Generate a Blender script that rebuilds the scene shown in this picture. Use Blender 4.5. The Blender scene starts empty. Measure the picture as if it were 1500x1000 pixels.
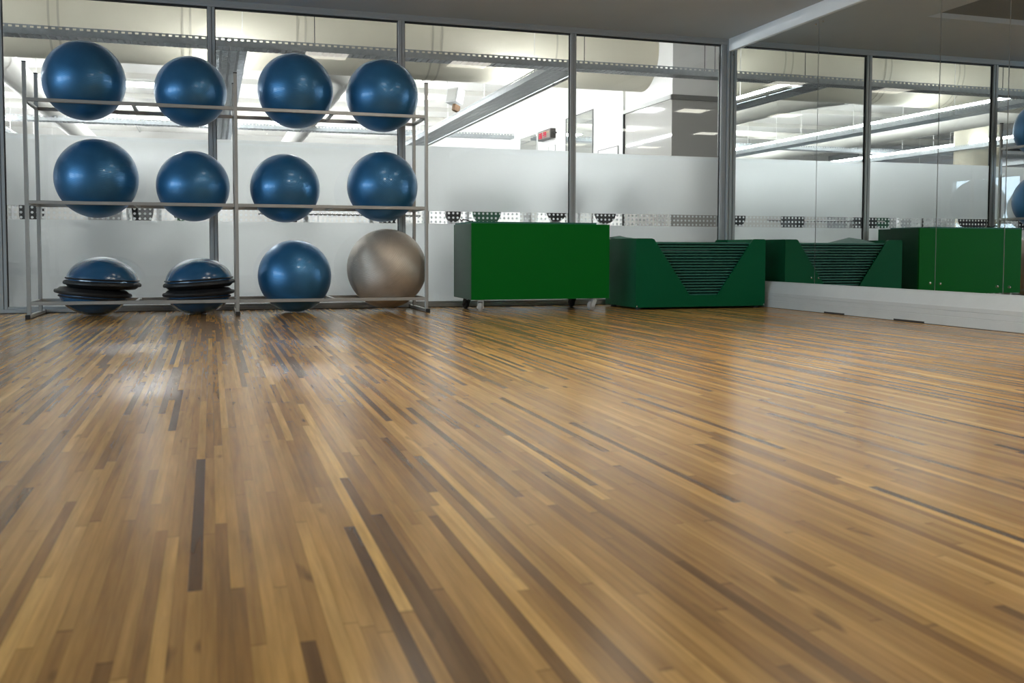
import bpy, bmesh, math, random
from mathutils import Vector, Matrix
random.seed(7)
SC = bpy.context.scene
COL = SC.collection
PI = math.pi

# ------------------------------------------------------------------ materials
def new_mat(name):
    m = bpy.data.materials.new(name); m.use_nodes = True
    nt = m.node_tree; nt.nodes.clear()
    out = nt.nodes.new('ShaderNodeOutputMaterial')
    return m, nt, out

def N(nt, kind, **kw):
    n = nt.nodes.new(kind)
    for k, v in kw.items():
        if k in n.inputs.keys(): n.inputs[k].default_value = v
        else: setattr(n, k, v)
    return n

def math_node(nt, op, a, b=None, c=None):
    n = nt.nodes.new('ShaderNodeMath'); n.operation = op
    for i, v in enumerate((a, b, c)):
        if v is None: continue
        if isinstance(v, (int, float)): n.inputs[i].default_value = v
        else: nt.links.new(v, n.inputs[i])
    return n.outputs[0]

def pbr(name, col, rough=0.5, metal=0.0, coat=0.0, coat_rough=0.1, noise=0.0, nscale=8.0, bump=0.0, bscale=60.0, spec=0.5):
    m, nt, out = new_mat(name)
    p = N(nt, 'ShaderNodeBsdfPrincipled')
    p.inputs['Base Color'].default_value = (*col, 1)
    p.inputs['Roughness'].default_value = rough
    p.inputs['Metallic'].default_value = metal
    p.inputs['Coat Weight'].default_value = coat
    p.inputs['Coat Roughness'].default_value = coat_rough
    p.inputs['Specular IOR Level'].default_value = spec
    tc = N(nt, 'ShaderNodeTexCoord')
    if noise:
        nz = N(nt, 'ShaderNodeTexNoise'); nz.inputs['Scale'].default_value = nscale; nz.inputs['Detail'].default_value = 5
        nt.links.new(tc.outputs['Object'], nz.inputs['Vector'])
        mx = N(nt, 'ShaderNodeMix'); mx.data_type = 'RGBA'
        mx.inputs['A'].default_value = (*[max(0, c * (1 - noise)) for c in col], 1)
        mx.inputs['B'].default_value = (*[min(1, c * (1 + noise)) for c in col], 1)
        # the RGBA sockets are the typed ones
        fa = [s for s in mx.inputs if s.name == 'A' and s.type == 'RGBA'][0]
        fb = [s for s in mx.inputs if s.name == 'B' and s.type == 'RGBA'][0]
        fa.default_value = (*[max(0, c * (1 - noise)) for c in col], 1)
        fb.default_value = (*[min(1, c * (1 + noise)) for c in col], 1)
        nt.links.new(nz.outputs['Fac'], mx.inputs['Factor'])
        o = [s for s in mx.outputs if s.type == 'RGBA'][0]
        nt.links.new(o, p.inputs['Base Color'])
    if bump:
        nb = N(nt, 'ShaderNodeTexNoise'); nb.inputs['Scale'].default_value = bscale; nb.inputs['Detail'].default_value = 3
        nt.links.new(tc.outputs['Object'], nb.inputs['Vector'])
        b = N(nt, 'ShaderNodeBump'); b.inputs['Strength'].default_value = bump; b.inputs['Distance'].default_value = 0.01
        nt.links.new(nb.outputs['Fac'], b.inputs['Height'])
        nt.links.new(b.outputs['Normal'], p.inputs['Normal'])
    nt.links.new(p.outputs[0], out.inputs[0])
    return m

def emit(name, col, s):
    m, nt, out = new_mat(name)
    e = N(nt, 'ShaderNodeEmission'); e.inputs['Color'].default_value = (*col, 1); e.inputs['Strength'].default_value = s
    nt.links.new(e.outputs[0], out.inputs[0]); return m

def glass_shader(nt, refl=1.7, tint=(0.96, 0.975, 0.97)):
    """thin architectural glass: straight-through transmission plus fresnel reflection of both faces"""
    t = N(nt, 'ShaderNodeBsdfTransparent'); t.inputs['Color'].default_value = (*tint, 1)
    g = N(nt, 'ShaderNodeBsdfGlossy'); g.inputs['Roughness'].default_value = 0.0
    fr = N(nt, 'ShaderNodeFresnel'); fr.inputs['IOR'].default_value = 1.5
    fac = math_node(nt, 'MULTIPLY', fr.outputs[0], refl)
    mix = N(nt, 'ShaderNodeMixShader')
    nt.links.new(fac, mix.inputs[0]); nt.links.new(t.outputs[0], mix.inputs[1]); nt.links.new(g.outputs[0], mix.inputs[2])
    return mix.outputs[0]

def frost_shader(nt):
    tr = N(nt, 'ShaderNodeBsdfTranslucent'); tr.inputs['Color'].default_value = (0.93, 0.96, 0.97, 1)
    rf = N(nt, 'ShaderNodeBsdfRefraction'); rf.inputs['Color'].default_value = (0.95, 0.985, 1.0, 1)
    rf.inputs['Roughness'].default_value = 0.52; rf.inputs['IOR'].default_value = 1.35
    df = N(nt, 'ShaderNodeBsdfDiffuse'); df.inputs['Color'].default_value = (0.8, 0.82, 0.82, 1)
    m1 = N(nt, 'ShaderNodeMixShader'); m1.inputs[0].default_value = 0.75
    nt.links.new(tr.outputs[0], m1.inputs[1]); nt.links.new(rf.outputs[0], m1.inputs[2])
    m2 = N(nt, 'ShaderNodeMixShader'); m2.inputs[0].default_value = 0.07
    nt.links.new(m1.outputs[0], m2.inputs[1]); nt.links.new(df.outputs[0], m2.inputs[2])
    return m2.outputs[0]

def make_glass():
    m, nt, out = new_mat('clear_glass'); nt.links.new(glass_shader(nt), out.inputs[0]); return m
def make_frost():
    m, nt, out = new_mat('frosted_film'); nt.links.new(frost_shader(nt), out.inputs[0]); return m
def make_dots(pitch=0.0440, rad=0.0112, z0=0.882):
    m, nt, out = new_mat('dotted_film')
    geo = N(nt, 'ShaderNodeNewGeometry'); sp = N(nt, 'ShaderNodeSeparateXYZ')
    nt.links.new(geo.outputs['Position'], sp.inputs[0])
    def cell(s, off):
        q = math_node(nt, 'DIVIDE', math_node(nt, 'SUBTRACT', s, off), pitch)
        f = math_node(nt, 'SUBTRACT', q, math_node(nt, 'ROUND', q))
        return math_node(nt, 'MULTIPLY', f, pitch)
    dx = cell(sp.outputs['X'], 0.0); dz = cell(sp.outputs['Z'], z0)
    r = math_node(nt, 'SQRT', math_node(nt, 'ADD', math_node(nt, 'MULTIPLY', dx, dx), math_node(nt, 'MULTIPLY', dz, dz)))
    mask = math_node(nt, 'LESS_THAN', r, rad)
    t = N(nt, 'ShaderNodeBsdfTransparent'); t.inputs['Color'].default_value = (1, 1, 1, 1)
    mix = N(nt, 'ShaderNodeMixShader')
    nt.links.new(mask, mix.inputs[0]); nt.links.new(t.outputs[0], mix.inputs[1]); nt.links.new(frost_shader(nt), mix.inputs[2])
    nt.links.new(mix.outputs[0], out.inputs[0]); return m

def make_floor():
    m, nt, out = new_mat('strip_parquet')
    L = nt.links
    geo = N(nt, 'ShaderNodeNewGeometry'); sp = N(nt, 'ShaderNodeSeparateXYZ'); L.new(geo.outputs['Position'], sp.inputs[0])
    W = 0.0225
    sx = math_node(nt, 'DIVIDE', sp.outputs['X'], W)
    strip = math_node(nt, 'FLOOR', sx)
    w1 = N(nt, 'ShaderNodeTexWhiteNoise'); w1.noise_dimensions = '1D'; L.new(strip, w1.inputs['W'])
    w1b = N(nt, 'ShaderNodeTexWhiteNoise'); w1b.noise_dimensions = '1D'; L.new(math_node(nt, 'ADD', strip, 531.7), w1b.inputs['W'])
    length = math_node(nt, 'ADD', math_node(nt, 'MULTIPLY', w1b.outputs['Value'], 1.15), 0.60)
    sy = math_node(nt, 'ADD', math_node(nt, 'DIVIDE', sp.outputs['Y'], length), math_node(nt, 'MULTIPLY', w1.outputs['Value'], 37.0))
    seg = math_node(nt, 'FLOOR', sy)
    cv = N(nt, 'ShaderNodeCombineXYZ'); L.new(strip, cv.inputs[0]); L.new(seg, cv.inputs[1])
    wn = N(nt, 'ShaderNodeTexWhiteNoise'); wn.noise_dimensions = '2D'; L.new(cv.outputs[0], wn.inputs['Vector'])
    ramp = N(nt, 'ShaderNodeValToRGB'); L.new(wn.outputs['Value'], ramp.inputs[0])
    cr = ramp.color_ramp
    cr.elements[0].position = 0.0; cr.elements[0].color = (*FLOOR_COLS[0], 1)
    cr.elements[1].position = 1.0; cr.elements[1].color = (*FLOOR_COLS[-1], 1)
    for pos, c in zip((0.05, 0.17, 0.52, 0.90), FLOOR_COLS[1:-1]):
        e = cr.elements.new(pos); e.color = (*c, 1)
    # grain stretched along the strips, different in each piece
    off = N(nt, 'ShaderNodeCombineXYZ'); L.new(math_node(nt, 'MULTIPLY', wn.outputs['Value'], 91.0), off.inputs[2])
    mp = N(nt, 'ShaderNodeVectorMath'); mp.operation = 'MULTIPLY'; L.new(geo.outputs['Position'], mp.inputs[0]); mp.inputs[1].default_value = (75, 3.2, 1)
    ad = N(nt, 'ShaderNodeVectorMath'); ad.operation = 'ADD'; L.new(mp.outputs[0], ad.inputs[0]); L.new(off.outputs[0], ad.inputs[1])
    g = N(nt, 'ShaderNodeTexNoise'); g.inputs['Scale'].default_value = 1.0; g.inputs['Detail'].default_value = 5; g.inputs['Roughness'].default_value = 0.62
    L.new(ad.outputs[0], g.inputs['Vector'])
    gf = math_node(nt, 'ADD', math_node(nt, 'MULTIPLY', math_node(nt, 'SUBTRACT', g.outputs['Fac'], 0.5), 1.15), 1.0)
    # blotchy wear and knots, along the grain
    mp2 = N(nt, 'ShaderNodeVectorMath'); mp2.operation = 'MULTIPLY'; L.new(geo.outputs['Position'], mp2.inputs[0]); mp2.inputs[1].default_value = (16, 4.5, 1)
    ad2 = N(nt, 'ShaderNodeVectorMath'); ad2.operation = 'ADD'; L.new(mp2.outputs[0], ad2.inputs[0]); L.new(off.outputs[0], ad2.inputs[1])
    k = N(nt, 'ShaderNodeTexNoise'); k.inputs['Scale'].default_value = 1.0; k.inputs['Detail'].default_value = 2; L.new(ad2.outputs[0], k.inputs['Vector'])
    kr = N(nt, 'ShaderNodeMapRange'); L.new(k.outputs['Fac'], kr.inputs[0]); kr.inputs[1].default_value = 0.68; kr.inputs[2].default_value = 0.76
    kr.inputs[3].default_value = 1.0; kr.inputs[4].default_value = 0.5
    kf = math_node(nt, 'MULTIPLY', gf, kr.outputs[0])
    # thin joints between the strips and at their ends
    fx = math_node(nt, 'ABSOLUTE', math_node(nt, 'SUBTRACT', math_node(nt, 'FRACT', sx), 0.5))
    jx = math_node(nt, 'GREATER_THAN', fx, 0.482)
    fy = math_node(nt, 'ABSOLUTE', math_node(nt, 'SUBTRACT', math_node(nt, 'FRACT', sy), 0.5))
    jy = math_node(nt, 'GREATER_THAN', fy, 0.4965)
    j = math_node(nt, 'MAXIMUM', jx, jy)
    jf = math_node(nt, 'SUBTRACT', 1.0, math_node(nt, 'MULTIPLY', j, 0.30))
    tot = math_node(nt, 'MULTIPLY', kf, jf)
    vm = N(nt, 'ShaderNodeVectorMath'); vm.operation = 'SCALE'; L.new(ramp.outputs[0], vm.inputs[0]); L.new(tot, vm.inputs['Scale'])
    p = N(nt, 'ShaderNodeBsdfPrincipled'); L.new(vm.outputs[0], p.inputs['Base Color'])
    rn = math_node(nt, 'ADD', math_node(nt, 'MULTIPLY', g.outputs['Fac'], 0.10), FLOOR_ROUGH)
    L.new(rn, p.inputs['Roughness'])
    p.inputs['Specular IOR Level'].default_value = 0.27
    b = N(nt, 'ShaderNodeBump'); b.inputs['Strength'].default_value = 0.03; b.inputs['Distance'].default_value = 0.002
    L.new(tot, b.inputs['Height']); L.new(b.outputs[0], p.inputs['Normal'])
    L.new(p.outputs[0], out.inputs[0]); return m

def make_ball(name, col, rough, metal, ribs, coat, tint=None):
    m, nt, out = new_mat(name); L = nt.links
    p = N(nt, 'ShaderNodeBsdfPrincipled')
    p.inputs['Roughness'].default_value = rough; p.inputs['Metallic'].default_value = metal
    p.inputs['Coat Weight'].default_value = coat; p.inputs['Coat Roughness'].default_value = 0.12
    tc = N(nt, 'ShaderNodeTexCoord'); sp = N(nt, 'ShaderNodeSeparateXYZ'); L.new(tc.outputs['Object'], sp.inputs[0])
    # latitude ribs moulded round the ball, with a little waviness
    nz = N(nt, 'ShaderNodeTexNoise'); nz.inputs['Scale'].default_value = 3.0; L.new(tc.outputs['Object'], nz.inputs['Vector'])
    ang = math_node(nt, 'ARCTAN2', sp.outputs['Z'], math_node(nt, 'SQRT', math_node(nt, 'ADD', math_node(nt, 'MULTIPLY', sp.outputs['X'], sp.outputs['X']), math_node(nt, 'MULTIPLY', sp.outputs['Y'], sp.outputs['Y']))))
    a2 = math_node(nt, 'ADD', math_node(nt, 'MULTIPLY', ang, 150.0), math_node(nt, 'MULTIPLY', nz.outputs['Fac'], 3.0))
    w = math_node(nt, 'SINE', a2)
    b = N(nt, 'ShaderNodeBump'); b.inputs['Strength'].default_value = ribs; b.inputs['Distance'].default_value = 0.004
    L.new(w, b.inputs['Height']); L.new(b.outputs[0], p.inputs['Normal'])
    n2 = N(nt, 'ShaderNodeTexNoise'); n2.inputs['Scale'].default_value = 5.0; n2.inputs['Detail'].default_value = 6; L.new(tc.outputs['Object'], n2.inputs['Vector'])
    r = N(nt, 'ShaderNodeValToRGB'); L.new(n2.outputs['Fac'], r.inputs[0])
    r.color_ramp.elements[0].position = 0.3; r.color_ramp.elements[0].color = (*[c * 0.85 for c in col], 1)
    r.color_ramp.elements[1].position = 0.75; r.color_ramp.elements[1].color = (*[c * 1.15 for c in col], 1)
    L.new(r.outputs[0], p.inputs['Base Color'])
    L.new(p.outputs[0], out.inputs[0]); return m

FLOOR_COLS = [(0.110, 0.056, 0.020), (0.190, 0.099, 0.033), (0.310, 0.166, 0.052), (0.405, 0.224, 0.070), (0.515, 0.295, 0.092), (0.68, 0.415, 0.138)]
FLOOR_ROUGH = 0.18
M = {}
M['glass'] = make_glass(); M['frost'] = make_frost(); M['dots'] = make_dots(); M['floor'] = make_floor()
M['alu'] = pbr('aluminium_frame', (0.40, 0.415, 0.42), 0.45, 0.12)
M['gasket'] = pbr('rubber_gasket', (0.012, 0.012, 0.012), 0.7)
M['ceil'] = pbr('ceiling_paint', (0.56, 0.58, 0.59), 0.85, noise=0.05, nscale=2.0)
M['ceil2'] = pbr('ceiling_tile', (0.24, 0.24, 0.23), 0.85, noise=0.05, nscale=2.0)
M['white'] = pbr('white_paint', (0.78, 0.78, 0.76), 0.6, noise=0.03, nscale=3.0)
M['pelmet'] = pbr('pelmet_paint', (0.88, 0.91, 0.92), 0.5, noise=0.03)
M['ledge'] = pbr('ledge_paint', (0.55, 0.575, 0.58), 0.5, noise=0.06, nscale=5.0, bump=0.1, bscale=25)
M['groove'] = pbr('dark_gap', (0.03, 0.028, 0.026), 0.8)
M['steel'] = pbr('rack_steel', (0.42, 0.415, 0.40), 0.40, 0.6, noise=0.1, nscale=14)
M['rubber'] = pbr('black_rubber', (0.012, 0.012, 0.013), 0.55)
M['ball'] = make_ball('blue_ball_vinyl', (0.036, 0.170, 0.355), 0.36, 0.45, 0.10, 0.30)
M['ball_silver'] = make_ball('silver_ball_vinyl', (0.50, 0.43, 0.36), 0.42, 0.50, 0.30, 0.15)
M['dome'] = make_ball('blue_dome_rubber', (0.022, 0.095, 0.20), 0.22, 0.0, 0.0, 0.5)
M['mirror'] = pbr('mirror_silver', (0.80, 0.83, 0.815), 0.0, 1.0)
M['chrome'] = pbr('chrome', (0.7, 0.7, 0.7), 0.15, 1.0)
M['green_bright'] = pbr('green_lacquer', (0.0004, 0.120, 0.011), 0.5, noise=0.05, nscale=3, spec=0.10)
M['green_side'] = pbr('green_lacquer_glare', (0.004, 0.060, 0.024), 0.38, noise=0.05, nscale=3, spec=0.28)  # same lacquer as the front, glare on the side put into the colour
M['green_bin'] = pbr('green_bin_lacquer', (0.001, 0.090, 0.034), 0.5, noise=0.06, nscale=3, spec=0.12)
M['mat'] = pbr('green_foam', (0.010, 0.115, 0.080), 0.62, noise=0.08, nscale=12, bump=0.15, bscale=160)
M['castor_metal'] = pbr('castor_metal', (0.62, 0.62, 0.62), 0.35, 0.5)
M['castor_dark'] = pbr('castor_rubber', (0.02, 0.02, 0.02), 0.5)
M['castor_grey'] = pbr('castor_grey_rubber', (0.40, 0.40, 0.39), 0.45)
M['galv'] = pbr('galvanised_steel', (0.44, 0.47, 0.49), 0.36, 0.6, noise=0.2, nscale=18)
M['duct'] = pbr('duct_wrap', (0.66, 0.62, 0.50), 0.5, noise=0.05, nscale=2.5)
M['duct_white'] = pbr('duct_white', (0.80, 0.78, 0.72), 0.5, noise=0.04, nscale=2.5)
M['seam'] = pbr('duct_seam', (0.48, 0.45, 0.36), 0.5)
M['gwall'] = pbr('gym_wall_paint', (0.86, 0.85, 0.82), 0.7, noise=0.02)
M['gwall_darkened'] = pbr('gym_wall_darkened', (0.38, 0.39, 0.40), 0.7, noise=0.03)
M['gceil'] = pbr('gym_ceiling_paint', (0.88, 0.86, 0.81), 0.8, noise=0.03)
M['gfloor'] = pbr('gym_floor_rubber', (0.05, 0.055, 0.06), 0.6, noise=0.1, nscale=6)
M['tint'] = pbr('tinted_glass_panel', (0.46, 0.45, 0.42), 0.04, spec=0.6)
M['gtrim'] = pbr('grey_trim', (0.20, 0.20, 0.19), 0.5)
M['lighttrim'] = pbr('light_trim', (0.62, 0.62, 0.60), 0.5)
M['sign_body'] = pbr('sign_black', (0.025, 0.022, 0.02), 0.5)
M['sign_face'] = pbr('sign_face', (0.13, 0.075, 0.05), 0.3)
M['led_red'] = emit('led_red', (1.0, 0.10, 0.16), 0.85)
M['led_amber'] = emit('led_amber', (1.0, 0.80, 0.5), 0.8)
M['tube'] = emit('fluorescent_tube', (0.94, 0.975, 1.0), 78.0)
M['gpanel'] = emit('gym_ceiling_panel', (0.94, 0.975, 1.0), 46.0)
M['spanel'] = emit('studio_ceiling_panel', (1.0, 0.94, 0.81), 64.0)
M['spanel_half'] = emit('studio_ceiling_panel_half', (1.0, 0.95, 0.85), 27.0)
M['spanel_dim'] = emit('studio_ceiling_panel_dimmed', (1.0, 0.93, 0.80), 9.0)
M['day'] = emit('daylight_window', (0.62, 0.82, 1.0), 5.0)
M['frame_white'] = pbr('machine_white', (0.75, 0.76, 0.77), 0.4)
M['pad'] = pbr('machine_pad', (0.018, 0.018, 0.02), 0.5)
M['pad_green'] = pbr('machine_pad_green', (0.006, 0.10, 0.05), 0.5)
M['pad_blue'] = pbr('machine_pad_blue', (0.10, 0.35, 0.62), 0.5)
M['iron'] = pbr('weight_iron', (0.03, 0.032, 0.036), 0.4, 0.4)
M['column'] = pbr('column_paint', (0.62, 0.58, 0.47), 0.7)
M['orange'] = pbr('bracket_ochre', (0.22, 0.12, 0.06), 0.5)

# ------------------------------------------------------------------ mesh helpers
def box(bm, x0, x1, y0, y1, z0, z1, bev=0.0, seg=1):
    vs = [bm.verts.new((x, y, z)) for x in (x0, x1) for y in (y0, y1) for z in (z0, z1)]
    idx = [(0, 1, 3, 2), (4, 6, 7, 5), (0, 4, 5, 1), (2, 3, 7, 6), (0, 2, 6, 4), (1, 5, 7, 3)]
    fs = [bm.faces.new([vs[i] for i in f]) for f in idx]
    if bev > 0:
        es = list({e for f in fs for e in f.edges})
        bmesh.ops.bevel(bm, geom=es, offset=bev, segments=seg, profile=0.7, affect='EDGES')
    return vs

def BOX(*a, **k):
    bm = bmesh.new(); box(bm, *a, **k); return bm

def tube(bm, p0, p1, r, n=20, r1=None, caps=True):
    p0, p1 = Vector(p0), Vector(p1); d = (p1 - p0); L = d.length
    q = d.to_track_quat('Z', 'Y').to_matrix().to_4x4()
    q.translation = (p0 + p1) / 2
    bmesh.ops.create_cone(bm, cap_ends=caps, segments=n, radius1=r, radius2=(r if r1 is None else r1), depth=L, matrix=q)

def sweep(bm, pts, r, n=20):
    """round pipe along a polyline"""
    rings = []
    for i, p in enumerate(pts):
        p = Vector(p)
        a = Vector(pts[max(0, i - 1)]); b = Vector(pts[min(len(pts) - 1, i + 1)])
        t = (b - a).normalized(); u = t.cross(Vector((0, 0, 1)))
        u = u.normalized() if u.length > 1e-4 else Vector((1, 0, 0))
        v = u.cross(t)
        rings.append([bm.verts.new(p + r * (math.cos(2 * PI * k / n) * u + math.sin(2 * PI * k / n) * v)) for k in range(n)])
    for A, B in zip(rings, rings[1:]):
        for k in range(n): bm.faces.new((A[k], A[(k + 1) % n], B[(k + 1) % n], B[k]))
    bm.faces.new(rings[0][::-1]); bm.faces.new(rings[-1])

def lathe(bm, prof, n=64, mat=None):
    """profile of (r, z) turned about Z"""
    rings = []
    for r, z in prof:
        if r < 1e-6: rings.append([bm.verts.new((0, 0, z))])
        else: rings.append([bm.verts.new((r * math.cos(2 * PI * k / n), r * math.sin(2 * PI * k / n), z)) for k in range(n)])
    for A, B in zip(rings, rings[1:]):
        for k in range(n):
            k2 = (k + 1) % n
            if len(A) == 1 and len(B) == 1: continue
            if len(A) == 1: bm.faces.new((A[0], B[k2], B[k]))
            elif len(B) == 1: bm.faces.new((A[k], A[k2], B[0]))
            else: bm.faces.new((A[k], A[k2], B[k2], B[k]))
    if mat is not None: bmesh.ops.transform(bm, matrix=mat, verts=bm.verts)

def prism(bm, poly, axis, a, b):
    """2-D polygon pulled along an axis: 'x' -> (y,z), 'y' -> (x,z), 'z' -> (x,y)"""
    def P(q, t):
        return {'x': (t, q[0], q[1]), 'y': (q[0], t, q[1]), 'z': (q[0], q[1], t)}[axis]
    A = [bm.verts.new(P(q, a)) for q in poly]; B = [bm.verts.new(P(q, b)) for q in poly]
    n = len(poly)
    bm.faces.new(A[::-1]); bm.faces.new(B)
    for i in range(n): bm.faces.new((A[i], A[(i + 1) % n], B[(i + 1) % n], B[i]))

def finish(bm, name, m, loc, smooth):
    bmesh.ops.recalc_face_normals(bm, faces=bm.faces)
    bmesh.ops.translate(bm, verts=bm.verts, vec=-Vector(loc))
    me = bpy.data.meshes.new(name); bm.to_mesh(me); bm.free()
    me.materials.append(m)
    if smooth:
        for p in me.polygons: p.use_smooth = True
        try: me.set_sharp_from_angle(angle=math.radians(40))
        except Exception: pass
    return me

def wloc(o):
    v = Vector(o.location)
    while o.parent: o = o.parent; v += o.location
    return v

def part(name, bm, m, parent, smooth=False, label=None, at=None):
    """a mesh given in world coordinates, made a child of its thing"""
    at = Vector(at) if at is not None else wloc(parent)
    me = finish(bm, name, m, at, smooth)
    o = bpy.data.objects.new(name, me); COL.objects.link(o); o.parent = parent
    o.location = at - wloc(parent)
    if label: o['label'] = label
    return o

def solo(name, bm, m, smooth=False, loc=(0, 0, 0)):
    me = finish(bm, name, m, loc, smooth)
    o = bpy.data.objects.new(name, me); COL.objects.link(o); o.location = loc; return o

def tag(o, label, cat, group=None, kind=None):
    o['label'] = label; o['category'] = cat
    if group: o['group'] = group
    if kind: o['kind'] = kind
    return o

def thing(name, label, cat, loc=(0, 0, 0), group=None):
    o = bpy.data.objects.new(name, None); COL.objects.link(o); o.location = loc; o.empty_display_size = 0.1
    return tag(o, label, cat, group)

def struct(name, bm, m, label, cat, smooth=False):
    return tag(solo(name, bm, m, smooth), label, cat, kind='structure')

def struct_root(name, label, cat, loc=(0, 0, 0)):
    o = thing(name, label, cat, loc); o['kind'] = 'structure'; return o

def copy_tree(o, parent=None):
    c = o.copy(); COL.objects.link(c); c.parent = parent
    for ch in list(o.children): copy_tree(ch, c)
    return c

# ------------------------------------------------------------------ room shell
XL, YB = -12.4, -12.6           # left wall, rear wall (behind the camera)
CZ, GT = 2.822, 2.762           # ceiling, top of the glass
struct('floor', BOX(XL, 0.0, YB, 0.03, -0.08, 0.0), M['floor'], 'brown strip parquet floor of the exercise studio', 'floor')

bm = bmesh.new()                # ceiling: flat border by the glass and the mirror, shallow coffer elsewhere
box(bm, XL, 0.05, -1.5, 0.06, CZ, CZ + 0.12)
box(bm, -1.3, 0.05, YB, -1.5, CZ, CZ + 0.12)
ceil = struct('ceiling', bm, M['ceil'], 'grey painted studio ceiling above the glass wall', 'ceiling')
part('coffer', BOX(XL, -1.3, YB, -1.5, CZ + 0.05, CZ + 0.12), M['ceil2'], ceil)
bm = bmesh.new()
box(bm, XL, -1.3, -1.506, -1.498, CZ - 0.001, CZ + 0.05); box(bm, -1.306, -1.298, YB, -1.506, CZ - 0.001, CZ + 0.05)
part('coffer_edge', bm, M['ceil'], ceil)

# glass wall: bays between aluminium mullions
mull = [-7.055, -5.305, -3.556, -1.785]
mull_all = [-12.32, -10.57, -8.81] + mull + [-0.062]
FT = [1.55, 1.55, 1.55, 1.562, 1.572, 1.578, 1.566]       # top of upper film per bay
for i in range(len(mull_all) - 1):
    a, b = mull_all[i] + 0.03, mull_all[i + 1] - 0.03
    r = struct_root('window_%d' % (i + 1), ['tall clear glazing bay at the far left of the partition', 'second glazing bay of the partition, left of the rack',
        'glazing bay just left of the ball rack post', 'glazing bay behind the left half of the ball rack', 'glazing bay behind the right half of the ball rack',
        'glazing bay behind the green trolley, digital sign beyond', 'glazing bay beside the mirror, grey wall beyond'][i], 'window', (a, 0, 0.06))
    def sheet(x0, x1, y, z0, z1):
        s = bmesh.new(); s.faces.new([s.verts.new(v) for v in ((x0, y, z0), (x1, y, z0), (x1, y, z1), (x0, y, z1))]); return s
    part('glass_pane', sheet(a, b, 0.0, 0.055, GT), M['glass'], r)
    part('frosted_film', sheet(a, b, 0.004, 0.943, FT[i]), M['frost'], r)
    part('frosted_film', sheet(a, b, 0.004, 0.055, 0.821), M['frost'], r)
    part('dotted_film', sheet(a, b, 0.004, 0.821, 0.943), M['dots'], r)

for i, x in enumerate(mull_all):
    bm = bmesh.new()
    box(bm, x - 0.032, x + 0.002, -0.035, 0.035, 0.0, CZ, 0.003); box(bm, x + 0.004, x + 0.032, -0.03, 0.03, 0.0, CZ, 0.003)
    o = struct('trim_%d' % (i + 1), bm, M['alu'], ['leftmost aluminium mullion of the glass partition', 'second aluminium mullion from the left end of the partition', 'third aluminium mullion from the left end of the partition',
        'aluminium mullion left of the ball rack', 'aluminium mullion behind the middle of the ball rack', 'aluminium mullion behind the right end of the ball rack',
        'aluminium mullion above the green trolley', 'aluminium mullion in the corner by the mirror'][i], 'trim')
    s = bmesh.new()
    box(s, x - 0.038, x - 0.0325, -0.012, 0.012, 0.05, GT); box(s, x + 0.0325, x + 0.038, -0.012, 0.012, 0.05, GT); box(s, x + 0.002, x + 0.004, -0.03, 0.03, 0.0, GT)
    part('gasket', s, M['gasket'], o)
bm = bmesh.new(); box(bm, XL, 0.0, -0.04, 0.04, GT, CZ, 0.003); box(bm, XL, 0.0, -0.046, -0.036, GT + 0.022, GT + 0.03)
o = struct('trim_9', bm, M['alu'], 'aluminium head rail along the top of the glass partition', 'trim')
part('gasket', BOX(XL, 0.0, -0.02, 0.02, GT - 0.012, GT), M['gasket'], o)
bm = bmesh.new(); box(bm, XL, 0.0, -0.04, 0.04, 0.004, 0.036, 0.003); box(bm, XL, 0.0, -0.025, 0.025, 0.036, 0.058, 0.002)
o = struct('trim_10', bm, M['alu'], 'aluminium sill rail along the foot of the glass partition', 'trim')
part('gasket', BOX(XL, 0.0, -0.036, 0.036, 0.0, 0.006), M['gasket'], o)
bm = bmesh.new(); box(bm, -0.028, 0.0, -0.055, 0.055, 0.0, CZ, 0.003)
struct('trim_11', bm, M['alu'], 'grey corner post where glass partition meets the mirror wall', 'trim')

# right wall with the mirrors
struct('wall_right', BOX(0.012, 0.14, YB, 0.05, 0.0, CZ), M['white'], 'white wall behind the mirror panels', 'wall')
struct('wall_rear', BOX(XL, 0.14, YB - 0.12, YB, 0.0, CZ), M['white'], 'plain white rear wall of the studio', 'wall')
bm = bmesh.new()
wins = [(-10.6, -8.4), (-7.6, -5.4), (-4.9, -2.9)]
ys = [YB] + [v for w in wins for v in w] + [0.05]
for a, b in zip(ys[::2], ys[1::2]): box(bm, XL - 0.12, XL, a, b, 0.0, CZ)
for a, b in wins: box(bm, XL - 0.12, XL, a, b, 0.0, 0.9); box(bm, XL - 0.12, XL, a, b, 2.35, CZ)
struct('wall_left', bm, M['white'], 'white left wall of the studio with three daylight windows', 'wall')
for i, (a, b) in enumerate(wins):
    w = struct_root('window_%d' % (i + 8), 'daylight window in left wall, number %s from the glass partition' % ('three', 'two', 'one')[i], 'window', (XL, (a + b) / 2, 0.9))
    f = bmesh.new()
    for y0, y1, z0, z1 in ((a, a + .05, .9, 2.35), (b - .05, b, .9, 2.35), (a, b, .9, .95), (a, b, 2.3, 2.35), ((a + b) / 2 - .025, (a + b) / 2 + .025, .95, 2.3)):
        box(f, XL - 0.08, XL - 0.03, y0, y1, z0, z1)
    part('window_frame', f, M['white'], w)
    s = bmesh.new(); s.faces.new([s.verts.new(v) for v in ((XL - .06, a, .95), (XL - .06, b, .95), (XL - .06, b, 2.3), (XL - .06, a, 2.3))])
    part('glass_pane', s, M['glass'], w)

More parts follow.
